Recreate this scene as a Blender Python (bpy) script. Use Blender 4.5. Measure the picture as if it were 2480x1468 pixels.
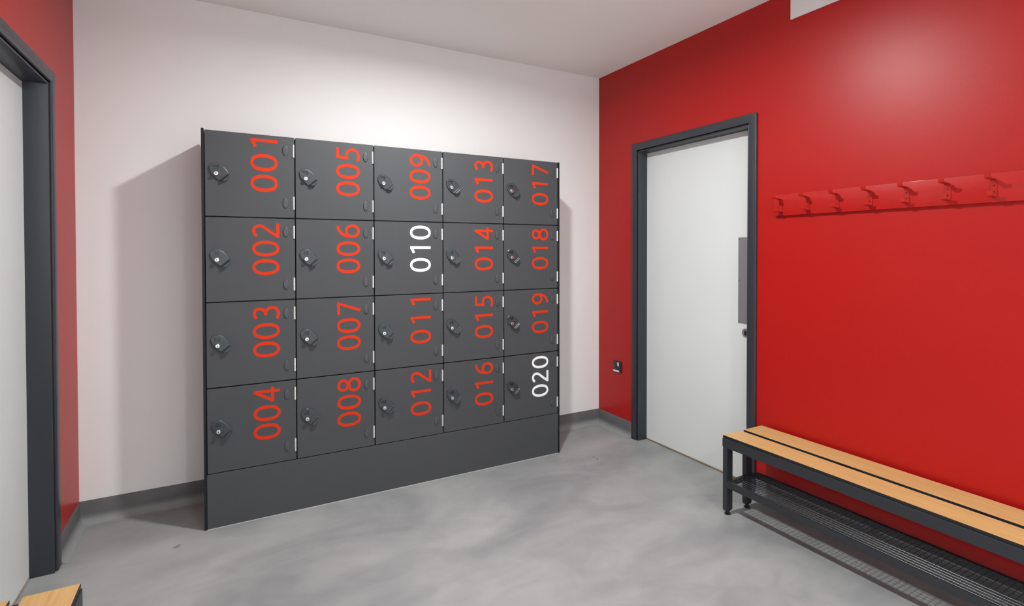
import bpy, bmesh, math, random
from mathutils import Vector, Matrix

for o in list(bpy.data.objects):
    bpy.data.objects.remove(o, do_unlink=True)
SC = bpy.context.scene
COL = SC.collection
W_IMG, H_IMG = 2480.0, 1468.0

# ---------------------------------------------------------------- camera
CAM = Vector((-2.5660, -3.3916, 1.3587))
YAW, PITCH, ROLL = 0.511818, -0.014126, -0.001094
FPX, PPX, PPY = 1299.046, 1272.942, 625.373


def cam_to_world(x3, y2, z3):
    c, s = math.cos(ROLL), math.sin(ROLL)
    x, z2 = c * x3 - s * z3, s * x3 + c * z3
    c, s = math.cos(PITCH), math.sin(PITCH)
    y, z = c * y2 - s * z2, s * y2 + c * z2
    c, s = math.cos(YAW), math.sin(YAW)
    return Vector((c * x + s * y, -s * x + c * y, z))


cam_data = bpy.data.cameras.new('camera')
cam = bpy.data.objects.new('camera', cam_data)
COL.objects.link(cam)
R = Matrix((cam_to_world(1, 0, 0), cam_to_world(0, 0, 1), -cam_to_world(0, 1, 0))).transposed()
cam.matrix_world = Matrix.Translation(CAM) @ R.to_4x4()
cam_data.sensor_fit = 'HORIZONTAL'
cam_data.sensor_width = 36.0
cam_data.lens = FPX / W_IMG * 36.0
cam_data.shift_x = (W_IMG / 2 - PPX) / W_IMG
cam_data.shift_y = (PPY - H_IMG / 2) / W_IMG
cam_data.clip_start = 0.05
SC.camera = cam

# ---------------------------------------------------------------- light, exposure
SC.view_settings.view_transform = 'Standard'
SC.view_settings.look = 'None'
SC.view_settings.gamma = 1.0
SC.view_settings.use_curve_mapping = False
SC.view_settings.exposure = 0.05

world = bpy.data.worlds.new('world')
SC.world = world
world.use_nodes = True
world.node_tree.nodes['Background'].inputs[0].default_value = (0.9, 0.95, 1.0, 1)
world.node_tree.nodes['Background'].inputs[1].default_value = 0.02

HC = 2.7033          # ceiling height
XL = -3.2034         # left wall
YF = -6.3            # wall behind the camera
LAMPS = [(-1.585, -1.410, 50.0, 171), (-1.585, -4.700, 38.0, 171), (-0.75, -5.5, 45.0, 110), (-2.45, -5.5, 45.0, 110)]  # last two are unseen lamps added for soft fill
for lx, ly, lw, lsp in LAMPS:
    ld = bpy.data.lights.new('downlight_lamp', 'AREA')
    ld.shape = 'DISK'
    ld.size = 0.12
    ld.energy = lw
    ld.spread = math.radians(lsp)
    ld.color = (0.97, 1.0, 0.99)
    lo = bpy.data.objects.new('downlight_lamp', ld)
    lo.location = (lx, ly, HC - 0.006)
    COL.objects.link(lo)


# ---------------------------------------------------------------- materials
def srgb(r, g, b):
    f = lambda c: (c / 12.92 if c <= 0.04045 else ((c + 0.055) / 1.055) ** 2.4)
    return (f(r / 255), f(g / 255), f(b / 255), 1)


def mat(name, col, rough=0.5, metal=0.0, spec=0.5, var=0.0, vscale=6.0, bump=0.0, bscale=300.0, coat=0.0):
    m = bpy.data.materials.new(name)
    m.use_nodes = True
    nt = m.node_tree
    b = nt.nodes['Principled BSDF']
    b.inputs['Base Color'].default_value = col
    b.inputs['Roughness'].default_value = rough
    b.inputs['Metallic'].default_value = metal
    b.inputs['Specular IOR Level'].default_value = spec
    b.inputs['Coat Weight'].default_value = coat
    tc = nt.nodes.new('ShaderNodeTexCoord')
    if var > 0:
        n = nt.nodes.new('ShaderNodeTexNoise')
        n.inputs['Scale'].default_value = vscale
        n.inputs['Detail'].default_value = 4
        nt.links.new(tc.outputs['Object'], n.inputs['Vector'])
        r = nt.nodes.new('ShaderNodeValToRGB')
        r.color_ramp.elements[0].position = 0.3
        r.color_ramp.elements[1].position = 0.7
        r.color_ramp.elements[0].color = tuple(c * (1 - var) for c in col[:3]) + (1,)
        r.color_ramp.elements[1].color = tuple(min(1, c * (1 + var)) for c in col[:3]) + (1,)
        nt.links.new(n.outputs['Fac'], r.inputs['Fac'])
        nt.links.new(r.outputs['Color'], b.inputs['Base Color'])
    if bump > 0:
        n2 = nt.nodes.new('ShaderNodeTexNoise')
        n2.inputs['Scale'].default_value = bscale
        n2.inputs['Detail'].default_value = 2
        nt.links.new(tc.outputs['Object'], n2.inputs['Vector'])
        bp = nt.nodes.new('ShaderNodeBump')
        bp.inputs['Strength'].default_value = bump
        bp.inputs['Distance'].default_value = 0.001
        nt.links.new(n2.outputs['Fac'], bp.inputs['Height'])
        nt.links.new(bp.outputs['Normal'], b.inputs['Normal'])
    return m


M = {}
M['white_wall'] = mat('white_wall_paint', (0.83, 0.82, 0.82, 1), 0.6, spec=0.3, bump=0.12, bscale=220)
M['white_front'] = mat('white_wall_paint_front', (0.90, 0.91, 0.91, 1), 0.6, spec=0.3)
M['ceiling'] = mat('ceiling_paint', (0.92, 0.91, 0.89, 1), 0.8, spec=0.2, bump=0.1, bscale=200)
M['red_wall'] = mat('red_wall_paint', (0.44, 0.008, 0.006, 1), 0.38, spec=0.38, var=0.03, vscale=1.5, bump=0.10, bscale=260)
M['red_gloss'] = mat('red_lacquer', (0.455, 0.008, 0.006, 1), 0.5, spec=0.3)
M['red_hook'] = mat('red_hook_enamel', (0.46, 0.010, 0.004, 1), 0.36, spec=0.4)
M['frame'] = mat('dark_grey_frame_paint', (0.034, 0.037, 0.047, 1), 0.38, spec=0.5, bump=0.05, bscale=150)
M['door'] = mat('white_door_laminate', (0.74, 0.76, 0.755, 1), 0.45, spec=0.4, var=0.015, vscale=2.0)
M['door_edge'] = mat('beige_door_edge', (0.45, 0.33, 0.22, 1), 0.6)
M['push'] = mat('brushed_steel_plate', (0.35, 0.34, 0.36, 1), 0.5, metal=0.6)
M['locker'] = mat('dark_grey_locker_laminate', (0.055, 0.0575, 0.063, 1), 0.55, spec=0.4, var=0.05, vscale=500, bump=0.05, bscale=500)
M['locker_edge'] = mat('black_locker_edge', (0.006, 0.0075, 0.010, 1), 0.45, spec=0.3)
M['carcass'] = mat('black_carcass_board', (0.015, 0.015, 0.017, 1), 0.7)
M['lockplate'] = mat('slate_lock_plastic', (0.032, 0.039, 0.045, 1), 0.30, spec=0.5)
M['cap'] = mat('slate_hinge_cover_plastic', (0.050, 0.055, 0.062, 1), 0.4, spec=0.5)
M['chrome'] = mat('nickel_metal', (0.60, 0.59, 0.57, 1), 0.25, metal=1.0)
M['hinge'] = mat('satin_hinge_metal', (0.85, 0.85, 0.83, 1), 0.35, metal=0.55)
M['black'] = mat('black_plastic', (0.010, 0.010, 0.011, 1), 0.4)
M['red_num'] = mat('red_number_vinyl', srgb(205, 52, 20), 0.5, spec=0.15)
M['white_num'] = mat('white_number_vinyl', (0.88, 0.88, 0.88, 1), 0.45)
M['socket'] = mat('dark_metal_socket', (0.030, 0.031, 0.033, 1), 0.35, metal=0.3)
M['white_plastic'] = mat('white_plastic', (0.85, 0.86, 0.87, 1), 0.35)
M['seal'] = mat('pale_sealant', (0.38, 0.38, 0.38, 1), 0.35)
M['bench'] = mat('dark_bench_powder_coat', (0.024, 0.0265, 0.032, 1), 0.42, spec=0.5, bump=0.04, bscale=600)
M['wire'] = mat('dark_wire', (0.075, 0.078, 0.085, 1), 0.35, metal=0.4)
M['edge_black'] = mat('black_slat_edging', (0.012, 0.012, 0.013, 1), 0.35)
M['white_trim'] = mat('white_painted_panel', (0.80, 0.79, 0.78, 1), 0.6)
for _k in ('red_gloss', 'red_hook'):
    _p = M[_k].node_tree.nodes['Principled BSDF']
    _p.inputs['Coat Weight'].default_value = 0.22
    _p.inputs['Coat Roughness'].default_value = 0.07
M['glow'] = bpy.data.materials.new('lamp_diffuser')
M['glow'].use_nodes = True
_b = M['glow'].node_tree.nodes['Principled BSDF']
_b.inputs['Base Color'].default_value = (0.9, 0.9, 0.9, 1)
_b.inputs['Emission Color'].default_value = (1, 0.96, 0.92, 1)
_b.inputs['Emission Strength'].default_value = 3.0


def floor_material():
    m = bpy.data.materials.new('grey_resin_floor')
    m.use_nodes = True
    nt = m.node_tree
    L = nt.links.new
    b = nt.nodes['Principled BSDF']
    tc = nt.nodes.new('ShaderNodeTexCoord')
    mp = nt.nodes.new('ShaderNodeMapping')
    mp.inputs['Scale'].default_value = (1.0, 1.7, 1.0)
    mp.inputs['Rotation'].default_value = (0, 0, 0.35)
    L(tc.outputs['Object'], mp.inputs['Vector'])

    def noise(scale, detail, dist=0.0, vec=mp):
        n = nt.nodes.new('ShaderNodeTexNoise')
        n.inputs['Scale'].default_value = scale
        n.inputs['Detail'].default_value = detail
        n.inputs['Distortion'].default_value = dist
        L(vec.outputs[0] if vec is mp else vec.outputs['Object'], n.inputs['Vector'])
        return n

    def ramp(node, p0, c0, p1, c1):
        r = nt.nodes.new('ShaderNodeValToRGB')
        r.color_ramp.elements[0].position = p0
        r.color_ramp.elements[0].color = c0
        r.color_ramp.elements[1].position = p1
        r.color_ramp.elements[1].color = c1
        L(node.outputs['Fac'], r.inputs['Fac'])
        return r

    def mix(a, c, fac, mode='MIX'):
        x = nt.nodes.new('ShaderNodeMixRGB')
        x.blend_type = mode
        if isinstance(fac, float):
            x.inputs[0].default_value = fac
        else:
            L(fac, x.inputs[0])
        L(a, x.inputs[1])
        L(c, x.inputs[2])
        return x

    n1 = noise(1.3, 5, 0.8)
    r1 = ramp(n1, 0.35, (0.24, 0.244, 0.253, 1), 0.66, (0.36, 0.364, 0.362, 1))
    n2 = noise(5.0, 6, 1.5)
    r2 = ramp(n2, 0.34, (0.92, 0.92, 0.93, 1), 0.68, (1.05, 1.05, 1.045, 1))
    m1 = mix(r1.outputs[0], r2.outputs[0], 0.8, 'MULTIPLY')
    # pale scuffs
    n3 = noise(1.4, 8, 2.0)
    r3 = ramp(n3, 0.60, (0, 0, 0, 1), 0.72, (0.22, 0.22, 0.22, 1))
    rgb = nt.nodes.new('ShaderNodeRGB')
    rgb.outputs[0].default_value = (0.41, 0.415, 0.41, 1)
    m2 = mix(m1.outputs[0], rgb.outputs[0], r3.outputs[0])
    # grit
    n4 = noise(90, 2, 0, tc)
    r4 = ramp(n4, 0.70, (0, 0, 0, 1), 0.76, (0.25, 0.25, 0.25, 1))
    rgb2 = nt.nodes.new('ShaderNodeRGB')
    rgb2.outputs[0].default_value = (0.17, 0.17, 0.165, 1)
    m3 = mix(m2.outputs[0], rgb2.outputs[0], r4.outputs[0])
    last = m3
    # small dark stains lying on the resin
    for (sx, sy, rad) in ((-2.764, -0.471, 0.018), (-0.459, -0.549, 0.012), (-0.457, -0.590, 0.014), (-0.51, -0.56, 0.007)):
        sb = nt.nodes.new('ShaderNodeVectorMath')
        sb.operation = 'DISTANCE'
        wn = noise(30, 3, 0, tc)
        ad = nt.nodes.new('ShaderNodeVectorMath')
        ad.operation = 'MULTIPLY_ADD'
        L(wn.outputs['Color'], ad.inputs[0])
        ad.inputs[1].default_value = (0.03, 0.03, 0)
        L(tc.outputs['Object'], ad.inputs[2])
        L(ad.outputs[0], sb.inputs[0])
        sb.inputs[1].default_value = (sx + 0.015, sy + 0.015, 0)
        mr = nt.nodes.new('ShaderNodeMapRange')
        mr.inputs['From Min'].default_value = rad * 0.6
        mr.inputs['From Max'].default_value = rad
        mr.inputs['To Min'].default_value = 0.55
        mr.inputs['To Max'].default_value = 0.0
        L(sb.outputs['Value'], mr.inputs['Value'])
        dk = nt.nodes.new('ShaderNodeRGB')
        dk.outputs[0].default_value = (0.09, 0.085, 0.085, 1)
        last = mix(last.outputs[0], dk.outputs[0], mr.outputs[0])
    L(last.outputs[0], b.inputs['Base Color'])
    rr = nt.nodes.new('ShaderNodeMapRange')
    rr.inputs['To Min'].default_value = 0.44
    rr.inputs['To Max'].default_value = 0.56
    L(n2.outputs['Fac'], rr.inputs['Value'])
    L(rr.outputs[0], b.inputs['Roughness'])
    b.inputs['Specular IOR Level'].default_value = 1.0
    bp = nt.nodes.new('ShaderNodeBump')
    bp.inputs['Strength'].default_value = 0.12
    bp.inputs['Distance'].default_value = 0.002
    n5 = noise(25, 5, 0, tc)
    L(n5.outputs['Fac'], bp.inputs['Height'])
    L(bp.outputs['Normal'], b.inputs['Normal'])
    return m


def wood_material():
    m = bpy.data.materials.new('beech_laminate')
    m.use_nodes = True
    nt = m.node_tree
    L = nt.links.new
    b = nt.nodes['Principled BSDF']
    tc = nt.nodes.new('ShaderNodeTexCoord')
    mp = nt.nodes.new('ShaderNodeMapping')
    mp.inputs['Scale'].default_value = (60, 2.2, 1)
    L(tc.outputs['Object'], mp.inputs['Vector'])
    n = nt.nodes.new('ShaderNodeTexNoise')
    n.inputs['Scale'].default_value = 2.0
    n.inputs['Detail'].default_value = 6
    n.inputs['Distortion'].default_value = 0.4
    L(mp.outputs[0], n.inputs['Vector'])
    r = nt.nodes.new('ShaderNodeValToRGB')
    r.color_ramp.elements[0].position = 0.3
    r.color_ramp.elements[0].color = (0.56, 0.33, 0.125, 1)
    r.color_ramp.elements[1].position = 0.65
    r.color_ramp.elements[1].color = (0.66, 0.42, 0.175, 1)
    L(n.outputs['Fac'], r.inputs['Fac'])
    mp2 = nt.nodes.new('ShaderNodeMapping')
    mp2.inputs['Scale'].default_value = (260, 9, 1)
    L(tc.outputs['Object'], mp2.inputs['Vector'])
    n2 = nt.nodes.new('ShaderNodeTexNoise')
    n2.inputs['Scale'].default_value = 2.0
    n2.inputs['Detail'].default_value = 2
    L(mp2.outputs[0], n2.inputs['Vector'])
    r2 = nt.nodes.new('ShaderNodeValToRGB')
    r2.color_ramp.elements[0].position = 0.30
    r2.color_ramp.elements[0].color = (0.80, 0.72, 0.62, 1)
    r2.color_ramp.elements[1].position = 0.42
    r2.color_ramp.elements[1].color = (1, 1, 1, 1)
    L(n2.outputs['Fac'], r2.inputs['Fac'])
    mx = nt.nodes.new('ShaderNodeMixRGB')
    mx.blend_type = 'MULTIPLY'
    mx.inputs[0].default_value = 0.6
    L(r.outputs[0], mx.inputs[1])
    L(r2.outputs[0], mx.inputs[2])
    L(mx.outputs[0], b.inputs['Base Color'])
    b.inputs['Roughness'].default_value = 0.45
    return m


M['floor'] = floor_material()
M['skirting'] = mat('grey_resin_skirting_shaded', (0.12, 0.12, 0.122, 1), 0.55, spec=0.35, var=0.12, vscale=9, bump=0.1, bscale=60)  # same resin as the floor, coloured darker to paint in grazing-light shade
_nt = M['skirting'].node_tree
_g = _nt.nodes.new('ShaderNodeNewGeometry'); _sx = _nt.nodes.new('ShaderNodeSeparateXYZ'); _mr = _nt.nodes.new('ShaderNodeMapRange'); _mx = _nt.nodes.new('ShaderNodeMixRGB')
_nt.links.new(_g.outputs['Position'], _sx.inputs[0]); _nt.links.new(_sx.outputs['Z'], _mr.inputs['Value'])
_mr.inputs['From Min'].default_value = 0.004; _mr.inputs['From Max'].default_value = 0.050  # painted shade of the upstand fades to floor tone in the cove
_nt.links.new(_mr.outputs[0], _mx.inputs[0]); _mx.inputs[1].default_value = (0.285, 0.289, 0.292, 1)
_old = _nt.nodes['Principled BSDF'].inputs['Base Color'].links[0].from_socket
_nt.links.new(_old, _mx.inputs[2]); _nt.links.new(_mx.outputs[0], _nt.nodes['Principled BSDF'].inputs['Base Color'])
M['wood'] = wood_material()


# ---------------------------------------------------------------- helpers
def box(bm, x0, x1, y0, y1, z0, z1, bev=0.0, seg=2, mi=0):
    if x0 > x1: x0, x1 = x1, x0
    if y0 > y1: y0, y1 = y1, y0
    if z0 > z1: z0, z1 = z1, z0
    vs = [bm.verts.new((x, y, z)) for x in (x0, x1) for y in (y0, y1) for z in (z0, z1)]
    idx = [(0, 1, 3, 2), (4, 6, 7, 5), (0, 4, 5, 1), (2, 3, 7, 6), (0, 2, 6, 4), (1, 5, 7, 3)]
    fs = [bm.faces.new([vs[i] for i in f]) for f in idx]
    for f in fs:
        f.material_index = mi
    if bev > 0:
        es = list({e for f in fs for e in f.edges})
        r = bmesh.ops.bevel(bm, geom=es, offset=bev, segments=seg, affect='EDGES', profile=0.5)
        for f in r['faces']:
            f.material_index = mi
    return fs


def prism(bm, pts, a0, a1, axis='y', mi=0):
    """closed 2-D outline swept between a0 and a1 along an axis"""
    def P(p, a):
        if axis == 'y': return (p[0], a, p[1])
        if axis == 'x': return (a, p[0], p[1])
        return (p[0], p[1], a)
    A = [bm.verts.new(P(p, a0)) for p in pts]
    B = [bm.verts.new(P(p, a1)) for p in pts]
    fs = [bm.faces.new(A), bm.faces.new(B[::-1])]
    n = len(pts)
    for i in range(n):
        fs.append(bm.faces.new((A[i], B[i], B[(i + 1) % n], A[(i + 1) % n])))
    for f in fs:
        f.material_index = mi
    return fs


def tube(bm, p0, p1, r, n=6, mi=0, r1=None):
    p0, p1 = Vector(p0), Vector(p1)
    d = (p1 - p0).normalized()
    u = d.orthogonal().normalized()
    v = d.cross(u)
    r1 = r if r1 is None else r1
    A = [bm.verts.new(p0 + (u * math.cos(2 * math.pi * i / n) + v * math.sin(2 * math.pi * i / n)) * r) for i in range(n)]
    B = [bm.verts.new(p1 + (u * math.cos(2 * math.pi * i / n) + v * math.sin(2 * math.pi * i / n)) * r1) for i in range(n)]
    fs = [bm.faces.new(A), bm.faces.new(B[::-1])]
    for i in range(n):
        fs.append(bm.faces.new((A[i], B[i], B[(i + 1) % n], A[(i + 1) % n])))
    for f in fs:
        f.material_index = mi


def lathe_y(bm, cx, cz, prof, sx=1.0, sz=1.0, n=32, mi=0):
    """profile [(radius, y)] turned about the y axis through (cx, cz); first and last radius may be 0"""
    rings = []
    for r, y in prof:
        if r <= 1e-9:
            rings.append([bm.verts.new((cx, y, cz))])
        else:
            rings.append([bm.verts.new((cx + math.cos(2 * math.pi * i / n) * r * sx, y, cz + math.sin(2 * math.pi * i / n) * r * sz)) for i in range(n)])
    for a, b in zip(rings[:-1], rings[1:]):
        for i in range(n):
            j = (i + 1) % n
            if len(a) == 1 and len(b) == 1: continue
            if len(a) == 1: f = bm.faces.new((a[0], b[i], b[j]))
            elif len(b) == 1: f = bm.faces.new((a[i], b[0], a[j]))
            else: f = bm.faces.new((a[i], b[i], b[j], a[j]))
            f.material_index = mi


def mesh_of(name, bm, mats, smooth=None):
    bmesh.ops.recalc_face_normals(bm, faces=bm.faces)
    me = bpy.data.meshes.new(name)
    bm.to_mesh(me)
    bm.free()
    if not isinstance(mats, (list, tuple)): mats = [mats]
    for m in mats:
        me.materials.append(M[m])
    if smooth is not None:
        for p in me.polygons: p.use_smooth = True
        try:
            me.set_sharp_from_angle(angle=math.radians(smooth))
        except Exception:
            pass
    return me


def link(name, me, parent=None, loc=(0, 0, 0)):
    o = bpy.data.objects.new(name, me)
    o.location = loc
    COL.objects.link(o)
    if parent is not None:
        o.parent = parent
    return o


def obj(name, bm, mats, parent=None, loc=(0, 0, 0), smooth=None):
    return link(name, mesh_of(name, bm, mats, smooth), parent, loc)


def tag(o, label=None, cat=None, group=None, kind=None):
    if label: o['label'] = label
    if cat: o['category'] = cat
    if group: o['group'] = group
    if kind: o['kind'] = kind
    return o


def empty(name, loc, label, cat, group=None):
    o = bpy.data.objects.new(name, None)
    o.location = loc
    o.empty_display_size = 0.1
    COL.objects.link(o)
    return tag(o, label, cat, group)


def struct(name, bm, mats, label, cat, smooth=None):
    return tag(obj(name, bm, mats, smooth=smooth), label, cat, kind='structure')


# ---------------------------------------------------------------- the room
T = 0.16
DF_Y0, DF_Y1, DF_Z = -0.400, -1.436, 2.118     # outer size of a door frame
OP_Y0, OP_Y1, OP_Z = -0.412, -1.424, 2.106     # hole in the wall

bm = bmesh.new(); box(bm, XL - 0.3, 0.3, YF - T, T, -0.1, 0)
struct('floor', bm, 'floor', 'mottled mid grey resin floor of the changing room', 'floor')
bm = bmesh.new(); box(bm, XL - T, T, YF - T, T, HC, HC + 0.1)
struct('ceiling', bm, 'ceiling', 'plain off-white painted ceiling', 'ceiling')
bm = bmesh.new(); box(bm, XL, 0, 0, T, 0, HC)
struct('wall_back', bm, 'white_wall', 'white painted wall behind the grey lockers', 'wall')
bm = bmesh.new(); box(bm, XL, 0, YF - T, YF, 0, HC)
struct('wall_front', bm, 'white_front', 'white painted wall opposite the lockers', 'wall')


YR, YLW = -3.0, -1.95       # red cut short out of view; white beyond is added for neutral fill


def side_wall(x0, x1, yend):
    bm = bmesh.new()
    box(bm, x0, x1, OP_Y0, T, 0, HC)
    box(bm, x0, x1, yend, OP_Y1, 0, HC)
    box(bm, x0, x1, OP_Y1, OP_Y0, OP_Z, HC)
    bmesh.ops.remove_doubles(bm, verts=bm.verts, dist=1e-5)
    return bm


struct('wall_right', side_wall(0, T, YR), 'red_wall', 'glossy red painted wall with coat hooks and bench', 'wall')
struct('wall_left', side_wall(XL - T, XL, YLW), 'red_wall', 'narrow strip of red painted wall beside the left door', 'wall')
bm = bmesh.new(); box(bm, 0, T, YF - T, YR, 0, HC)
struct('wall_right_front', bm, 'white_front', 'unseen part of the right wall, made white for neutral fill', 'wall')
bm = bmesh.new(); box(bm, XL - T, XL, YF - T, YLW, 0, HC)
struct('wall_left_front', bm, 'white_front', 'unseen part of the left wall, made white for neutral fill', 'wall')

SK = 0.1138


def cove(L0, L1, axis, base, sign):
    """coved skirting: thin upstand and a hollow quarter round running into the floor"""
    R_ = 0.038
    t = 0.004
    pts = [(0, SK), (t * 0.4, SK), (t, SK - 0.003)]
    for k in range(9):
        a = math.pi / 2 * k / 8
        pts.append((t + R_ * (1 - math.cos(a)), 0.0005 + R_ * (1 - math.sin(a))))
    pts += [(t + R_, 0), (0, 0)]
    bm = bmesh.new()
    pp = [(base + sign * p[0], p[1]) for p in pts]
    prism(bm, pp, L0, L1, axis)
    return bm


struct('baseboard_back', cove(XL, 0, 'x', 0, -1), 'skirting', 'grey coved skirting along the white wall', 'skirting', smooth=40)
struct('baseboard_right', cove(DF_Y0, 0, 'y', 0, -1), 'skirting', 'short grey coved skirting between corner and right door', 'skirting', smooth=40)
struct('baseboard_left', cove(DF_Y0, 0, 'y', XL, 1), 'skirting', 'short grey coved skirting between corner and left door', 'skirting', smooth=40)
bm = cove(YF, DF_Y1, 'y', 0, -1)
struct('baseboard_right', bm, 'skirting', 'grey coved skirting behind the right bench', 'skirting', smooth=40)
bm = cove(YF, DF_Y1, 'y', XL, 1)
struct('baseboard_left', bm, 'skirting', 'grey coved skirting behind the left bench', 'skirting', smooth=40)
bm = bmesh.new(); box(bm, -0.004, 0.0, -3.2, -1.630, 2.551, HC)
struct('trim_1', bm, 'white_trim', 'white rectangular panel at the top of the red wall', 'panel')


# ---------------------------------------------------------------- doors
def door(n, wx, s, label, plate):
    """wx: wall plane, s: +1 when the recess goes towards +x"""
    X = lambda d: wx + s * d          # d > 0 goes into the wall
    dp = 0.078
    a, b = DF_Y0, DF_Y1
    bm = bmesh.new()
    box(bm, X(dp), X(dp + 0.044), a - 0.062, b + 0.062, 0.007, DF_Z - 0.064, 0.0012, 1)
    leaf = tag(obj('door_%d' % n, bm, 'door'), label, 'door', kind='structure')
    bm = bmesh.new()
    box(bm, X(dp - 0.001), X(dp + 0.043), a - 0.062, b + 0.062, 0.0045, 0.0115)
    tag(obj('bottom_edge', bm, 'door_edge', leaf), 'beige lipping at the foot of the door')
    bm = bmesh.new()
    f0, f1 = X(-0.014), X(0.001)      # architrave faces
    aw = 0.050
    # architrave with rounded arrises
    U = lambda o_, i_, z0: [(a - o_, z0), (a - o_, DF_Z - o_), (b + o_, DF_Z - o_), (b + o_, z0), (b + i_, z0), (b + i_, DF_Z - i_), (a - i_, DF_Z - i_), (a - i_, z0)]
    fs = prism(bm, U(0, aw, 0.002), f0, f1, 'x')
    bmesh.ops.recalc_face_normals(bm, faces=bm.faces)
    bmesh.ops.bevel(bm, geom=list(bm.edges), offset=0.004, segments=3, affect='EDGES', profile=0.5)
    fr = obj('architrave', bm, 'frame', leaf, smooth=35)
    bm = bmesh.new()
    l0, l1 = X(-0.004), X(dp + 0.05)
    g = aw + 0.0055
    prism(bm, U(g, g + 0.008, 0.001), l0, l1, 'x')
    bmesh.ops.recalc_face_normals(bm, faces=bm.faces)
    bmesh.ops.bevel(bm, geom=list(bm.edges), offset=0.002, segments=2, affect='EDGES', profile=0.5)
    # packing behind the shadow groove
    k0 = X(0.006)
    box(bm, k0, X(T), a - 0.012, a - g, 0, DF_Z - 0.012)
    box(bm, k0, X(T), b + 0.012, b + g, 0, DF_Z - 0.012)
    box(bm, k0, X(T), a - 0.012, b + 0.012, DF_Z - 0.012, DF_Z - g)
    # door stop on the far side
    box(bm, X(dp + 0.046), X(dp + 0.075), a - g - 0.008, a - g - 0.022, 0, DF_Z - g - 0.008)
    box(bm, X(dp + 0.046), X(dp + 0.075), b + g + 0.008, b + g + 0.022, 0, DF_Z - g - 0.008)
    box(bm, X(dp + 0.046), X(dp + 0.075), a - g - 0.008, b + g + 0.008, DF_Z - g - 0.008, DF_Z - g - 0.022)
    obj('door_lining', bm, 'frame', leaf, smooth=35)
    if plate:
        bm = bmesh.new()
        box(bm, X(dp - 0.0016), X(dp), -1.248, -1.350, 0.930, 1.435, 0.0006, 1)
        pl = obj('push_plate', bm, 'push', leaf)
        tag(pl, 'grey metal push plate')
        bm = bmesh.new()
        for yy in (-1.256, -1.342):
            for zz in (0.942, 1.1825, 1.423):
                tube(bm, (X(dp - 0.0016), yy, zz), (X(dp - 0.0028), yy, zz), 0.0032, 12)
        obj('plate_screw', bm, 'chrome', pl)
        bm = bmesh.new()
        cy, cz = -1.302, 0.878
        tube(bm, (X(dp), cy, cz), (X(dp - 0.004), cy, cz), 0.026, 36, 0, 0.0245)
        ro = obj('lock_rose', bm, 'push', leaf)
        tag(ro, 'round steel lock rose')
        bm = bmesh.new()
        tube(bm, (X(dp - 0.004), cy, cz + 0.005), (X(dp - 0.0075), cy, cz + 0.005), 0.0086, 24, 1)
        box(bm, X(dp - 0.004), X(dp - 0.0073), cy - 0.005, cy + 0.005, cz - 0.014, cz + 0.004, 0, 1, 1)
        box(bm, X(dp - 0.0075), X(dp - 0.0080), cy - 0.0012, cy + 0.0012, cz - 0.001, cz + 0.010, 0, 1, 2)
        tube(bm, (X(dp - 0.0075), cy, cz + 0.007), (X(dp - 0.0079), cy, cz + 0.007), 0.0045, 16, 0)
        obj('key_cylinder', bm, ['chrome', 'black', 'black'], ro)
    bm = bmesh.new()
    box(bm, X(T), X(T + 0.02), a + 0.1, b - 0.1, 0, DF_Z + 0.1)
    obj('backing', bm, 'carcass', leaf)
    return leaf


door(1, 0.0, 1, 'white door in dark grey frame on the right red wall', True)
door(2, XL, -1, 'white door in dark grey frame at the left edge', False)

# ---------------------------------------------------------------- numbers on the lockers
GW, GH = 0.080, 0.125


def smooth_path(pts, sub=8):
    out = []
    n = len(pts)
    for i in range(n - 1):
        p0 = Vector(pts[max(i - 1, 0)]); p1 = Vector(pts[i]); p2 = Vector(pts[i + 1]); p3 = Vector(pts[min(i + 2, n - 1)])
        for k in range(sub):
            t = k / sub
            out.append(0.5 * ((2 * p1) + (-p0 + p2) * t + (2 * p0 - 5 * p1 + 4 * p2 - p3) * t * t + (-p0 + 3 * p1 - 3 * p2 + p3) * t ** 3))
    out.append(Vector(pts[-1]))
    return out


def stroke(pts, hw=0.0073, closed=False):
    """outline pair (left, right) of a stroke of constant width"""
    n = len(pts)
    Lp, Rp = [], []
    for i in range(n):
        if closed:
            a, b, c = pts[i - 1], pts[i], pts[(i + 1) % n]
        else:
            a, b, c = pts[max(i - 1, 0)], pts[i], pts[min(i + 1, n - 1)]
        d1 = (b - a); d2 = (c - b)
        if d1.length < 1e-9: d1 = d2
        if d2.length < 1e-9: d2 = d1
        d1.normalize(); d2.normalize()
        t = (d1 + d2).normalized()
        nr = Vector((-t.y, t.x))
        k = hw / max(0.5, abs(t.dot(d1)))
        Lp.append(b + nr * k); Rp.append(b - nr * k)
    return Lp, Rp


def ellipse(cx, cy, a, b, n=48, e=2.0):
    out = []
    for i in range(n):
        t = 2 * math.pi * i / n
        c, s = math.cos(t), math.sin(t)
        out.append(Vector((cx + a * math.copysign(abs(c) ** (2 / e), c), cy + b * math.copysign(abs(s) ** (2 / e), s))))
    return out


mm = lambda L: [(x / 1000.0, y / 1000.0) for x, y in L]


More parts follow.
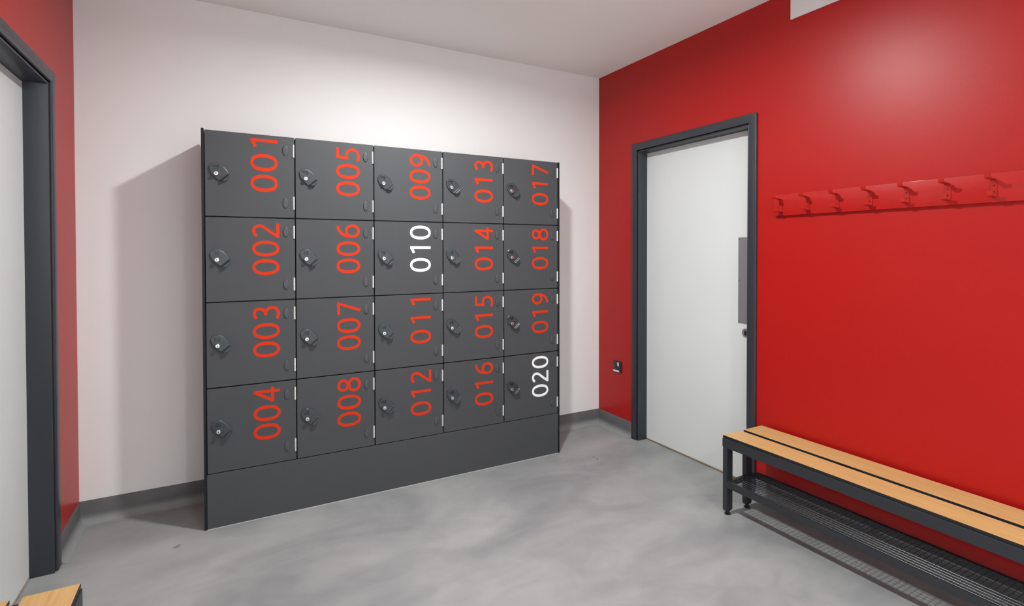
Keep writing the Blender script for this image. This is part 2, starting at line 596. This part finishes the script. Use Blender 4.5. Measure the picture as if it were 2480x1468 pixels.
def glyph(ch):
    """list of (outer, inner, closed) ribbons in metres; u along the text, v upwards"""
    S = lambda L, sm=True: (stroke(smooth_path(mm(L))) if sm else stroke([Vector(p) for p in mm(L)])) + (False,)
    def ring(cx, cy, a, b, tu=8.0, tv=7.0, e=2.0):
        o = ellipse(cx / 1000, cy / 1000, (a + tu) / 1000, (b + tv) / 1000, 56, e)
        i = ellipse(cx / 1000, cy / 1000, (a - tu) / 1000, (b - tv) / 1000, 56, e)
        return (o, i, True)
    if ch == '0': return [ring(40, 62.5, 31.5, 55.3, 8.2, 6.9, 2.25)]
    if ch == '1': return [S([(46.5, 1), (46.5, 123.5)], False), S([(47, 117), (16.5, 101)], False)]
    if ch == '2': return [S([(9, 103), (20, 113), (36, 117.3), (53, 111), (60.5, 95), (58, 79), (46, 60), (29, 38), (11, 11)]),
                          S([(2, 7.2), (74, 7.2)], False)]
    if ch == '3': return [S([(12, 108), (24, 115), (38, 117.3), (54, 111), (60, 95), (54, 76), (42, 68), (26, 66)]),
                          S([(26, 66), (44, 64), (60, 53), (65, 36), (58, 17), (41, 7.8), (24, 7.8), (8, 14)])]
    if ch == '4': return [S([(59, 122), (9, 36)], False), S([(3, 37), (78, 37)], False), S([(57, 1), (57, 124)], False)]
    if ch == '5': return [S([(73, 116.5), (22.5, 116.5), (17, 66.5)], False),
                          S([(11, 65.5), (24, 69.5), (40, 70), (55, 63), (65, 48), (65.5, 32), (56, 15), (38, 7.8), (22, 8), (6, 13)])]
    if ch == '6': return [ring(42, 40.5, 29, 32.5, 7.4, 7.2), S([(68, 117.2), (52, 114), (32, 101), (18, 80), (13.2, 55), (13.4, 40)])]
    if ch == '7': return [S([(6, 116.3), (74, 116.3)], False), S([(68, 118), (27, 1)], False)]
    if ch == '8': return [ring(40, 93.5, 25.5, 24, 7.2, 7.0), ring(40, 36, 31, 28.5, 7.6, 7.2)]
    if ch == '9':
        out = []
        for (o, i, c) in glyph('6'):
            f = lambda p: Vector((GW - p.x, GH - p.y))
            out.append(([f(p) for p in o], [f(p) for p in i], c))
        return out


def number_mesh(txt, y, m):
    """numbers read bottom to top: u runs up (z), the glyph top points left (-x)"""
    pitch, start, xb, ws = 0.0938, 0.1285, 0.3285, 1.015
    if txt == '001': pitch, start, xb, ws = 0.104, 0.130, 0.3235, 1.10
    if txt == '011': pitch, start = 0.105, 0.129
    bm = bmesh.new()
    th = 0.0008
    for k, ch in enumerate(txt):
        for gi, (A, B, closed) in enumerate(glyph(ch)):
            e = th + gi * 0.00005
            def P(p, yy):
                return (xb - p.y, yy, start + k * pitch + p.x * ws)
            n = len(A)
            At = [bm.verts.new(P(p, y - e)) for p in A]; Bt = [bm.verts.new(P(p, y - e)) for p in B]
            A0 = [bm.verts.new(P(p, y)) for p in A]; B0 = [bm.verts.new(P(p, y)) for p in B]
            for i in range(n if closed else n - 1):
                j = (i + 1) % n
                bm.faces.new((At[i], At[j], Bt[j], Bt[i]))
                bm.faces.new((At[i], A0[i], A0[j], At[j]))
                bm.faces.new((Bt[i], Bt[j], B0[j], B0[i]))
            if not closed:
                bm.faces.new((At[0], Bt[0], B0[0], A0[0]))
                bm.faces.new((At[-1], A0[-1], B0[-1], Bt[-1]))
    return mesh_of('number', bm, m)


# ---------------------------------------------------------------- locker parts (door-local: x from column left, z from row bottom, y outwards negative)
XA, XB, LH, LD, PL = -2.6597, -0.6115, 1.945, 0.3746, 0.2694
PANEL = 0.012
CW = (XB - XA - 2 * PANEL) / 5.0
RH = (LH - PL) / 4.0
DT = 0.016
DG = 0.0025


def rounded_rect(x0, x1, z0, z1, r, n=5):
    pts = []
    for cx, cz, a0 in ((x1 - r, z1 - r, 0), (x0 + r, z1 - r, 90), (x0 + r, z0 + r, 180), (x1 - r, z0 + r, 270)):
        for k in range(n + 1):
            a = math.radians(a0 + 90 * k / n)
            pts.append((cx + r * math.cos(a), cz + r * math.sin(a)))
    return pts


def door_panel_mesh(top):
    bm = bmesh.new()
    z1 = RH - DG + (0.002 if top else 0.0)
    x0, x1 = DG, CW - DG
    a = rounded_rect(x0, x1, DG, z1, 0.004)
    b = rounded_rect(x0 + 0.001, x1 - 0.001, DG + 0.001, z1 - 0.001, 0.0035)
    ring = []
    for pts, y in ((a, 0.0), (a, -DT + 0.001), (b, -DT)):
        ring.append([bm.verts.new((p[0], y, p[1])) for p in pts])
    n = len(a)
    fb = bm.faces.new(ring[0]); ff = bm.faces.new(ring[2])
    for r0, r1, mi in ((ring[0], ring[1], 1), (ring[1], ring[2], 0)):
        for i in range(n):
            f = bm.faces.new((r0[i], r0[(i + 1) % n], r1[(i + 1) % n], r1[i]))
            f.material_index = mi
    return mesh_of('door', bm, ['locker', 'locker_edge'])


def lock_plate_mesh():
    """leaf-shaped pull: slim at the upper left, swelling to a raised lip at the lower right, square slot near the top"""
    SA, SB = 0.0515, 0.0325
    ang = math.radians(-47.5)
    ca, sa = math.cos(ang), math.sin(ang)

    def H(a):
        h = 0.0075 + 0.0015 * (a + 1) / 2
        if a > 0.58:
            t = min(1, (a - 0.58) / 0.20)
            h += 0.0105 * (t * t * (3 - 2 * t))
        return h
    As = [-1 + 2 * k / 36 for k in range(37)]
    As = sorted(set([round(x, 5) for x in As] + [-0.985, 0.60, 0.63, 0.66, 0.69, 0.72, 0.75, 0.985]))
    Bs = [-1, -0.97, -0.9, -0.75, -0.5, -0.25, 0, 0.25, 0.5, 0.75, 0.9, 0.97, 1]
    bm = bmesh.new()
    top, bot = [], []
    for a in As:
        aa = max(-0.9995, min(0.9995, a))
        w = math.sqrt(max(1e-6, 1 - abs(aa) ** 2.3))
        rt, rb = [], []
        for b in Bs:
            u, v = aa * SA, b * w * SB
            x, z = u * ca - v * sa, u * sa + v * ca
            rr = max(abs(b), 0) if abs(b) > 0.9 else 0.9
            drop = 0.0016 * ((rr - 0.9) / 0.1) ** 2
            if abs(aa) > 0.98: drop = 0.0016
            rt.append(bm.verts.new((x, -(H(aa) - drop), z)))
            rb.append(bm.verts.new((x, 0.0, z)))
        top.append(rt); bot.append(rb)
    na, nb = len(As), len(Bs)
    for i in range(na - 1):
        for j in range(nb - 1):
            bm.faces.new((top[i][j], top[i + 1][j], top[i + 1][j + 1], top[i][j + 1]))
            bm.faces.new((bot[i][j], bot[i][j + 1], bot[i + 1][j + 1], bot[i + 1][j]))
        for j in (0, nb - 1):
            bm.faces.new((top[i][j], bot[i][j], bot[i + 1][j], top[i + 1][j]))
    for i in (0, na - 1):
        for j in range(nb - 1):
            bm.faces.new((top[i][j], top[i][j + 1], bot[i][j + 1], bot[i][j]))
    bmesh.ops.recalc_face_normals(bm, faces=bm.faces)
    me = bpy.data.meshes.new('plate_blank'); bm.to_mesh(me); bm.free()
    o = link('plate_blank', me)
    bm = bmesh.new()
    box(bm, -0.0285, -0.0035, -0.05, -0.0006, 0.0130, 0.0305)
    cut = obj('cutter', bm, 'black')
    md = o.modifiers.new('b', 'BOOLEAN'); md.object = cut; md.operation = 'DIFFERENCE'; md.solver = 'EXACT'
    dg = bpy.context.evaluated_depsgraph_get()
    res = bpy.data.meshes.new_from_object(o.evaluated_get(dg))
    res.name = 'lock_plate'
    res.materials.clear(); res.materials.append(M['lockplate'])
    for p in res.polygons:
        p.use_smooth = True
        p.material_index = 0
    res.set_sharp_from_angle(angle=math.radians(28))
    bpy.data.objects.remove(o, do_unlink=True); bpy.data.objects.remove(cut, do_unlink=True)
    return res


def lock_cylinder_mesh():
    bm = bmesh.new()
    # hexagonal collar then round barrel, keyhole in its face
    lathe_y(bm, 0, 0, [(0, 0.0), (0.0122, 0.0), (0.0122, -0.012), (0.0114, -0.014), (0.0100, -0.0148), (0.0, -0.0148)], n=6)
    lathe_y(bm, 0, 0, [(0.0098, -0.0135), (0.0098, -0.0178), (0.0090, -0.0190), (0.0066, -0.0193), (0.0064, -0.0186), (0, -0.0186)], n=28)
    lathe_y(bm, 0, 0.0012, [(0.0, -0.0184), (0.0022, -0.0184), (0.0022, -0.0192), (0, -0.0192)], n=14, mi=1)
    box(bm, -0.0011, 0.0011, -0.0184, -0.0192, -0.0050, 0.0010, mi=1)
    return mesh_of('lock_cylinder', bm, ['chrome', 'black'], 35)


def cap_mesh():
    bm = bmesh.new()
    lathe_y(bm, 0, 0, [(0, 0.0), (1.0, 0.0), (1.0, -0.0034), (0.95, -0.0044), (0.86, -0.0048), (0.4, -0.0050), (0, -0.0050)], sx=0.0134, sz=0.0262, n=36)
    return mesh_of('hinge_cover', bm, 'cap', 50)


def hinge_mesh():
    bm = bmesh.new()
    for a, b in ((0.0, 0.021), (0.0222, 0.0437), (0.0449, 0.066)):
        tube(bm, (0, -0.0035, a), (0, -0.0035, b), 0.0036, 14)
    box(bm, -0.0046, 0.0006, -0.0012, 0.0006, 0.0, 0.066)
    return mesh_of('hinge', bm, 'hinge', 40)


ME_DOOR = door_panel_mesh(False)
ME_DOOR_TOP = door_panel_mesh(True)
ME_PLATE = lock_plate_mesh()
ME_CYL = lock_cylinder_mesh()
ME_CAP = cap_mesh()
ME_HINGE = hinge_mesh()


def carcass_bm():
    bm = bmesh.new()
    y0, y1 = -0.036, -LD + DT + 0.004
    t = 0.012
    z0, z1 = PL, LH - 0.004
    box(bm, 0.0012, t, y1, y0, z0, z1)
    box(bm, CW - t, CW - 0.0012, y1, y0, z0, z1)
    box(bm, t, CW - t, y0 - 0.004, y0, z0, z1)
    box(bm, t, CW - t, y1, y0, z0, z0 + t)
    box(bm, t, CW - t, y1, y0, z1 - t, z1)
    for k in (1, 2, 3):
        zz = PL + k * RH
        box(bm, t, CW - t, y1, y0, zz - t / 2, zz + t / 2)
    return bm


ME_CARC = mesh_of('carcass', carcass_bm(), 'carcass')
place = ['at the left end of the bank', 'second from the left', 'in the middle, one number white', 'second from the right', 'at the right end, lowest number white']
for c in range(5):
    x0 = XA + PANEL + c * CW
    nums = [c * 4 + r + 1 for r in range(4)]
    tower = empty('locker_tower', (x0, 0, 0), 'dark grey four-door locker tower numbered %03d to %03d, %s' % (nums[0], nums[-1], place[c]),
                  'locker', 'dark grey locker towers along the white wall')
    link('carcass', ME_CARC, tower)
    for r, num in enumerate(nums):
        zb = PL + (3 - r) * RH
        d = link('door', ME_DOOR_TOP if r == 0 else ME_DOOR, tower, (0, -LD + DT, zb))
        yf = -DT
        white = num in (10, 20)
        txt = '%03d' % num
        nm = link('number', number_mesh(txt, yf, 'white_num' if white else 'red_num'), d)
        tag(nm, '%s number %s reading upwards' % ('white' if white else 'red', txt))
        link('lock_plate', ME_PLATE, d, (0.0632, yf, 0.2165))
        cy_ = link('lock_cylinder', ME_CYL, d, (0.0495, yf - 0.006, 0.2080))
        tag(cy_, 'silver key cylinder')
        for zc in (0.3485, 0.0785):
            link('hinge_cover', ME_CAP, d, (0.3595, yf, zc))
        for zh in (0.3150, 0.0460):
            h = link('hinge', ME_HINGE, d, (CW - 0.0062, yf, zh))
            tag(h, 'silver hinge knuckle')

for nm, px, top, lab in (('end_panel', XA, 1.951, 'dark grey end panel closing the left side of the lockers'),
                         ('end_panel', XB - PANEL, LH + 0.001, 'dark grey end panel closing the right side of the lockers')):
    bm = bmesh.new()
    box(bm, px, px + PANEL - 0.0006, -LD - 0.002, -0.034, 0.0, top, 0.001, 2)
    tag(obj(nm, bm, 'locker_edge'), lab, 'panel', 'end panels of the locker bank')
bm = bmesh.new()
box(bm, XA + PANEL, XB - PANEL, -LD, -0.036, 0.0, PL - 0.0012, 0.001, 2)
pl = tag(obj('plinth', bm, 'locker'), 'long dark grey plinth board under the lockers', 'plinth')
bm = bmesh.new()
prism(bm, [(-LD - 0.0022, 0.0), (-LD - 0.0016, 0.0012), (-LD, 0.0020), (-LD, 0.0)], XA + PANEL, XB - PANEL, 'x')
tag(obj('sealant_bead', bm, 'seal', pl), 'thin pale sealant bead along the floor')


# ---------------------------------------------------------------- benches
def wire_grid_bm(x0, x1, y0, y1, z, step=0.0195, r=0.0013):
    bm = bmesh.new()
    nx = int(round((x1 - x0) / step))
    for i in range(nx + 1):
        x = x0 + (x1 - x0) * i / nx
        tube(bm, (x, y0, z), (x, y1, z), r, 6)
    ny = int(round(abs(y1 - y0) / step))
    for j in range(ny + 1):
        y = y0 + (y1 - y0) * j / ny
        tube(bm, (x0, y, z - 2 * r), (x1, y, z - 2 * r), r, 5)
    return bm


def bench(X, slats, y0, y1, shelf_back, rear_leg, rear_rail, label, leg_w=0.044):
    """X maps the distance from the front face (m) to world x; y0 is the end near the lockers"""
    root = empty('changing_bench', ((X(0) + X(0.3)) / 2, (y0 + y1) / 2, 0), label, 'bench', 'slatted benches against the red walls')
    inv = Matrix.Translation(-root.location)

    def part(name, bm, mats, par=root, lab=None, smooth=None):
        bmesh.ops.transform(bm, matrix=inv, verts=bm.verts)
        o = obj(name, bm, mats, par, smooth=smooth)
        if lab: o['label'] = lab
        return o
    zt = 0.408
    for a, b in slats:
        bm = bmesh.new()
        x0, x1 = X(a), X(b)
        box(bm, x0, x1, y0, y1, zt - 0.013, zt - 0.0004, 0.0015, 2, 1)
        box(bm, x0 + math.copysign(0.0012, x1 - x0), x1 - math.copysign(0.0012, x1 - x0), y0 - 0.0012, y1 + 0.0012, zt - 0.003, zt, 0.0003, 1, 0)
        part('slat', bm, ['wood', 'edge_black'], lab='beech laminate slat with black edges')
    ye = y0 - 0.004
    zr0, zr1 = 0.347, zt - 0.0135
    bm = bmesh.new(); box(bm, X(0.0), X(0.026), ye, y1 + 0.004, zr0, zr1, 0.002, 2)
    part('seat_rail', bm, 'bench')
    bm = bmesh.new(); box(bm, X(rear_rail), X(rear_rail + 0.025), ye, y1 + 0.004, zr0, zr1, 0.002, 2)
    part('seat_rail', bm, 'bench')
    bm = bmesh.new(); box(bm, X(0.002), X(0.024), ye + 0.005, ye, zr0 + 0.002, zr1 - 0.002, 0.001, 1)
    part('end_cap', bm, 'black')
    frames = [ye]
    yy = -2.0
    k = 1
    while y0 - 0.5 * k > y1 + 0.2:
        frames.append(y0 - 0.5 * k + 0.01); k += 1
    frames.append(y1 + 0.004 + 0.026)
    for i, fy in enumerate(frames):
        bm = bmesh.new(); box(bm, X(0.026), X(rear_rail), fy, fy - 0.026, zr0 + 0.004, zr1, 0.0015, 1)
        part('cross_bar', bm, 'bench')
    for fy in (frames[0], frames[-1]):
        for la in (0.0, rear_leg):
            bm = bmesh.new(); box(bm, X(la), X(la + leg_w), fy, fy - 0.026, 0.026, zr0 + 0.003, 0.002, 2)
            lg = part('leg', bm, 'bench')
            bm = bmesh.new()
            cx, cy = X(la + leg_w / 2), fy - 0.013
            box(bm, cx - 0.018, cx + 0.018, cy - 0.0115, cy + 0.0115, 0.020, 0.027, 0.001, 1)
            tube(bm, (cx, cy, 0.0), (cx, cy, 0.006), 0.0155, 20)
            tube(bm, (cx, cy, 0.005), (cx, cy, 0.022), 0.009, 14)
            o = obj('foot', bm, 'black')
            o.data.transform(inv); o.parent = lg
            o['label'] = 'black adjustable foot'
    # shoe shelf
    ys0, ys1 = frames[0] - 0.026, frames[-1]
    bm = bmesh.new(); box(bm, X(0.002), X(0.022), ys0, ys1, 0.143, 0.175, 0.0015, 2)
    sh = part('shelf_rail', bm, 'bench')
    bm = bmesh.new(); box(bm, X(shelf_back - 0.02), X(shelf_back), ys0 + 0.012, ys1 - 0.012, 0.147, 0.175, 0.0015, 2)
    part('shelf_rail', bm, 'bench')
    for fy in (frames[0] - 0.004, frames[-1] - 0.002):
        bm = bmesh.new(); box(bm, X(leg_w), X(shelf_back - 0.02), fy, fy - 0.020, 0.145, 0.172, 0.0015, 1)
        part('shelf_bar', bm, 'bench')
    xa, xb = sorted((X(0.006), X(shelf_back - 0.004)))
    part('wire_mesh', wire_grid_bm(xa, xb, ys0 - 0.004, ys1 + 0.004, 0.1782), 'wire', lab='dark wire mesh shoe shelf')
    return root


# right bench
bench(lambda d: -0.336 + d, [(0.004, 0.139), (0.163, 0.308)], -1.489, -3.489, 0.242, 0.149, 0.275,
      'beech slatted bench with mesh shoe shelf under the coat hooks, right wall')
# left bench: front face x = -2.925
bench(lambda d: -2.927 - d, [(0.004, 0.130), (0.156, 0.270)], -1.440, -3.440, 0.225, 0.149, 0.238,
      'beech slatted bench corner by the left door, bottom left of view')

# ---------------------------------------------------------------- coat rail
RY0, RY1 = -1.549, -2.800
rail = empty('coat_rail', (0, (RY0 + RY1) / 2, 1.5955), 'red coat rail with a row of red double hooks, above the right bench', 'coat rail')
off = Matrix.Translation(-rail.location)
bm = bmesh.new()
box(bm, -0.018, 0.0, RY0, RY1, 1.540, 1.651, 0.0014, 2)
o = obj('rail_board', bm, 'red_gloss', rail, smooth=35); o.data.transform(off)


def hook_mesh():
    """bent flat bar, 20 mm wide: back plate, long upper prong and short lower prong, each with an upturned tip"""
    bm = bmesh.new()
    w, t = 0.020, 0.0026
    def strip(path):
        # path in (x, z) centre line
        n = len(path)
        L_, R_ = stroke([Vector(p) for p in path], t / 2)
        A = [bm.verts.new((p.x, 0, p.y)) for p in L_]; B = [bm.verts.new((p.x, 0, p.y)) for p in R_]
        C = [bm.verts.new((p.x, w, p.y)) for p in L_]; D = [bm.verts.new((p.x, w, p.y)) for p in R_]
        for i in range(n - 1):
            bm.faces.new((A[i], A[i + 1], B[i + 1], B[i])); bm.faces.new((C[i], D[i], D[i + 1], C[i + 1]))
            bm.faces.new((A[i], C[i], C[i + 1], A[i + 1])); bm.faces.new((B[i], B[i + 1], D[i + 1], D[i]))
        bm.faces.new((A[0], B[0], D[0], C[0])); bm.faces.new((A[-1], C[-1], D[-1], B[-1]))
    strip([(-0.0195, 0.001), (-0.0195, 0.055), (-0.0203, 0.060), (-0.0235, 0.0635), (-0.030, 0.0655), (-0.045, 0.0672), (-0.070, 0.0685), (-0.0748, 0.0695), (-0.0765, 0.0725), (-0.0768, 0.084)])
    strip([(-0.0200, 0.004), (-0.0215, 0.0015), (-0.025, 0.0005), (-0.046, 0.0012), (-0.0515, 0.0022), (-0.0536, 0.0055), (-0.054, 0.021)])
    return mesh_of('hook', bm, 'red_hook', 30)


def screw_mesh():
    bm = bmesh.new()
    for z in (0.019, 0.043):
        tube(bm, (-0.0207, 0.010, z), (-0.0222, 0.010, z), 0.0036, 14, 0, 0.0024)
    return mesh_of('screw', bm, 'socket', 30)


ME_HOOK, ME_SCREW = hook_mesh(), screw_mesh()
for i in range(8):
    yb = -1.599 - i * 0.1495
    h = link('hook', ME_HOOK, rail, Vector((0, yb, 1.5605)) - rail.location)
    s = link('screw', ME_SCREW, h)
    s['label'] = 'small dark screws'

# ---------------------------------------------------------------- wall socket
so = empty('power_socket', (0, -0.2345, 0.4885), 'dark switched wall socket with white rocker, low on red wall', 'socket')
bm = bmesh.new()
box(bm, -0.010, 0.0, -0.0435, 0.0435, -0.0425, 0.0425, 0.0022, 2)
obj('faceplate', bm, 'socket', so, smooth=35)
bm = bmesh.new()
box(bm, -0.0107, -0.0098, -0.0265, -0.006, 0.000, 0.040, 0.0004, 1)
obj('switch_surround', bm, 'black', so)
bm = bmesh.new()
prism(bm, [(-0.0095, 0.0065), (-0.0118, 0.0065), (-0.0150, 0.0345), (-0.0095, 0.0345)], -0.0235, -0.0095, 'y')
tag(obj('rocker_switch', bm, 'white_plastic', so), 'white rocker switch')
bm = bmesh.new()
box(bm, -0.0103, -0.0098, 0.008, 0.013, 0.005, 0.014)
box(bm, -0.0103, -0.0098, 0.017, 0.025, -0.022, -0.018)
box(bm, -0.0103, -0.0098, -0.006, 0.002, -0.022, -0.018)
obj('pin_holes', bm, 'black', so)
bm = bmesh.new()
box(bm, -0.0106, -0.0098, -0.0275, 0.0415, -0.0380, -0.0260)
tag(obj('paper_label', bm, 'white_plastic', so), 'white strip label')
bm = bmesh.new()
for yy in (-0.034, 0.036):
    tube(bm, (-0.0098, yy, 0.0), (-0.0106, yy, 0.0), 0.0026, 12)
obj('screw', bm, 'chrome', so)

# ---------------------------------------------------------------- ceiling downlights (fittings round the lamps; the corner pair is added fill)
for (lx, ly, lw, lsp), lab in zip(LAMPS, ('round white ceiling downlight nearest the lockers', 'round white ceiling downlight behind the camera', 'added fill downlight, unseen, in the far right corner', 'added fill downlight, unseen, in the far left corner')):
    f = empty('ceiling_light', (lx, ly, HC), lab, 'ceiling light', 'round downlights in the ceiling')
    bm = bmesh.new()
    n = 40
    prof = [(0.080, 0.0), (0.098, 0.0), (0.096, -0.004), (0.084, -0.005), (0.080, -0.003)]
    rings = [[bm.verts.new((r * math.cos(2 * math.pi * i / n), r * math.sin(2 * math.pi * i / n), z)) for i in range(n)] for r, z in prof]
    for a in range(len(rings)):
        A, B = rings[a], rings[(a + 1) % len(rings)]
        for i in range(n):
            bm.faces.new((A[i], A[(i + 1) % n], B[(i + 1) % n], B[i]))
    obj('rim', bm, 'white_plastic', f, smooth=40)
    bm = bmesh.new()
    tube(bm, (0, 0, 0.0), (0, 0, -0.002), 0.079, 40)
    obj('diffuser', bm, 'glow', f)
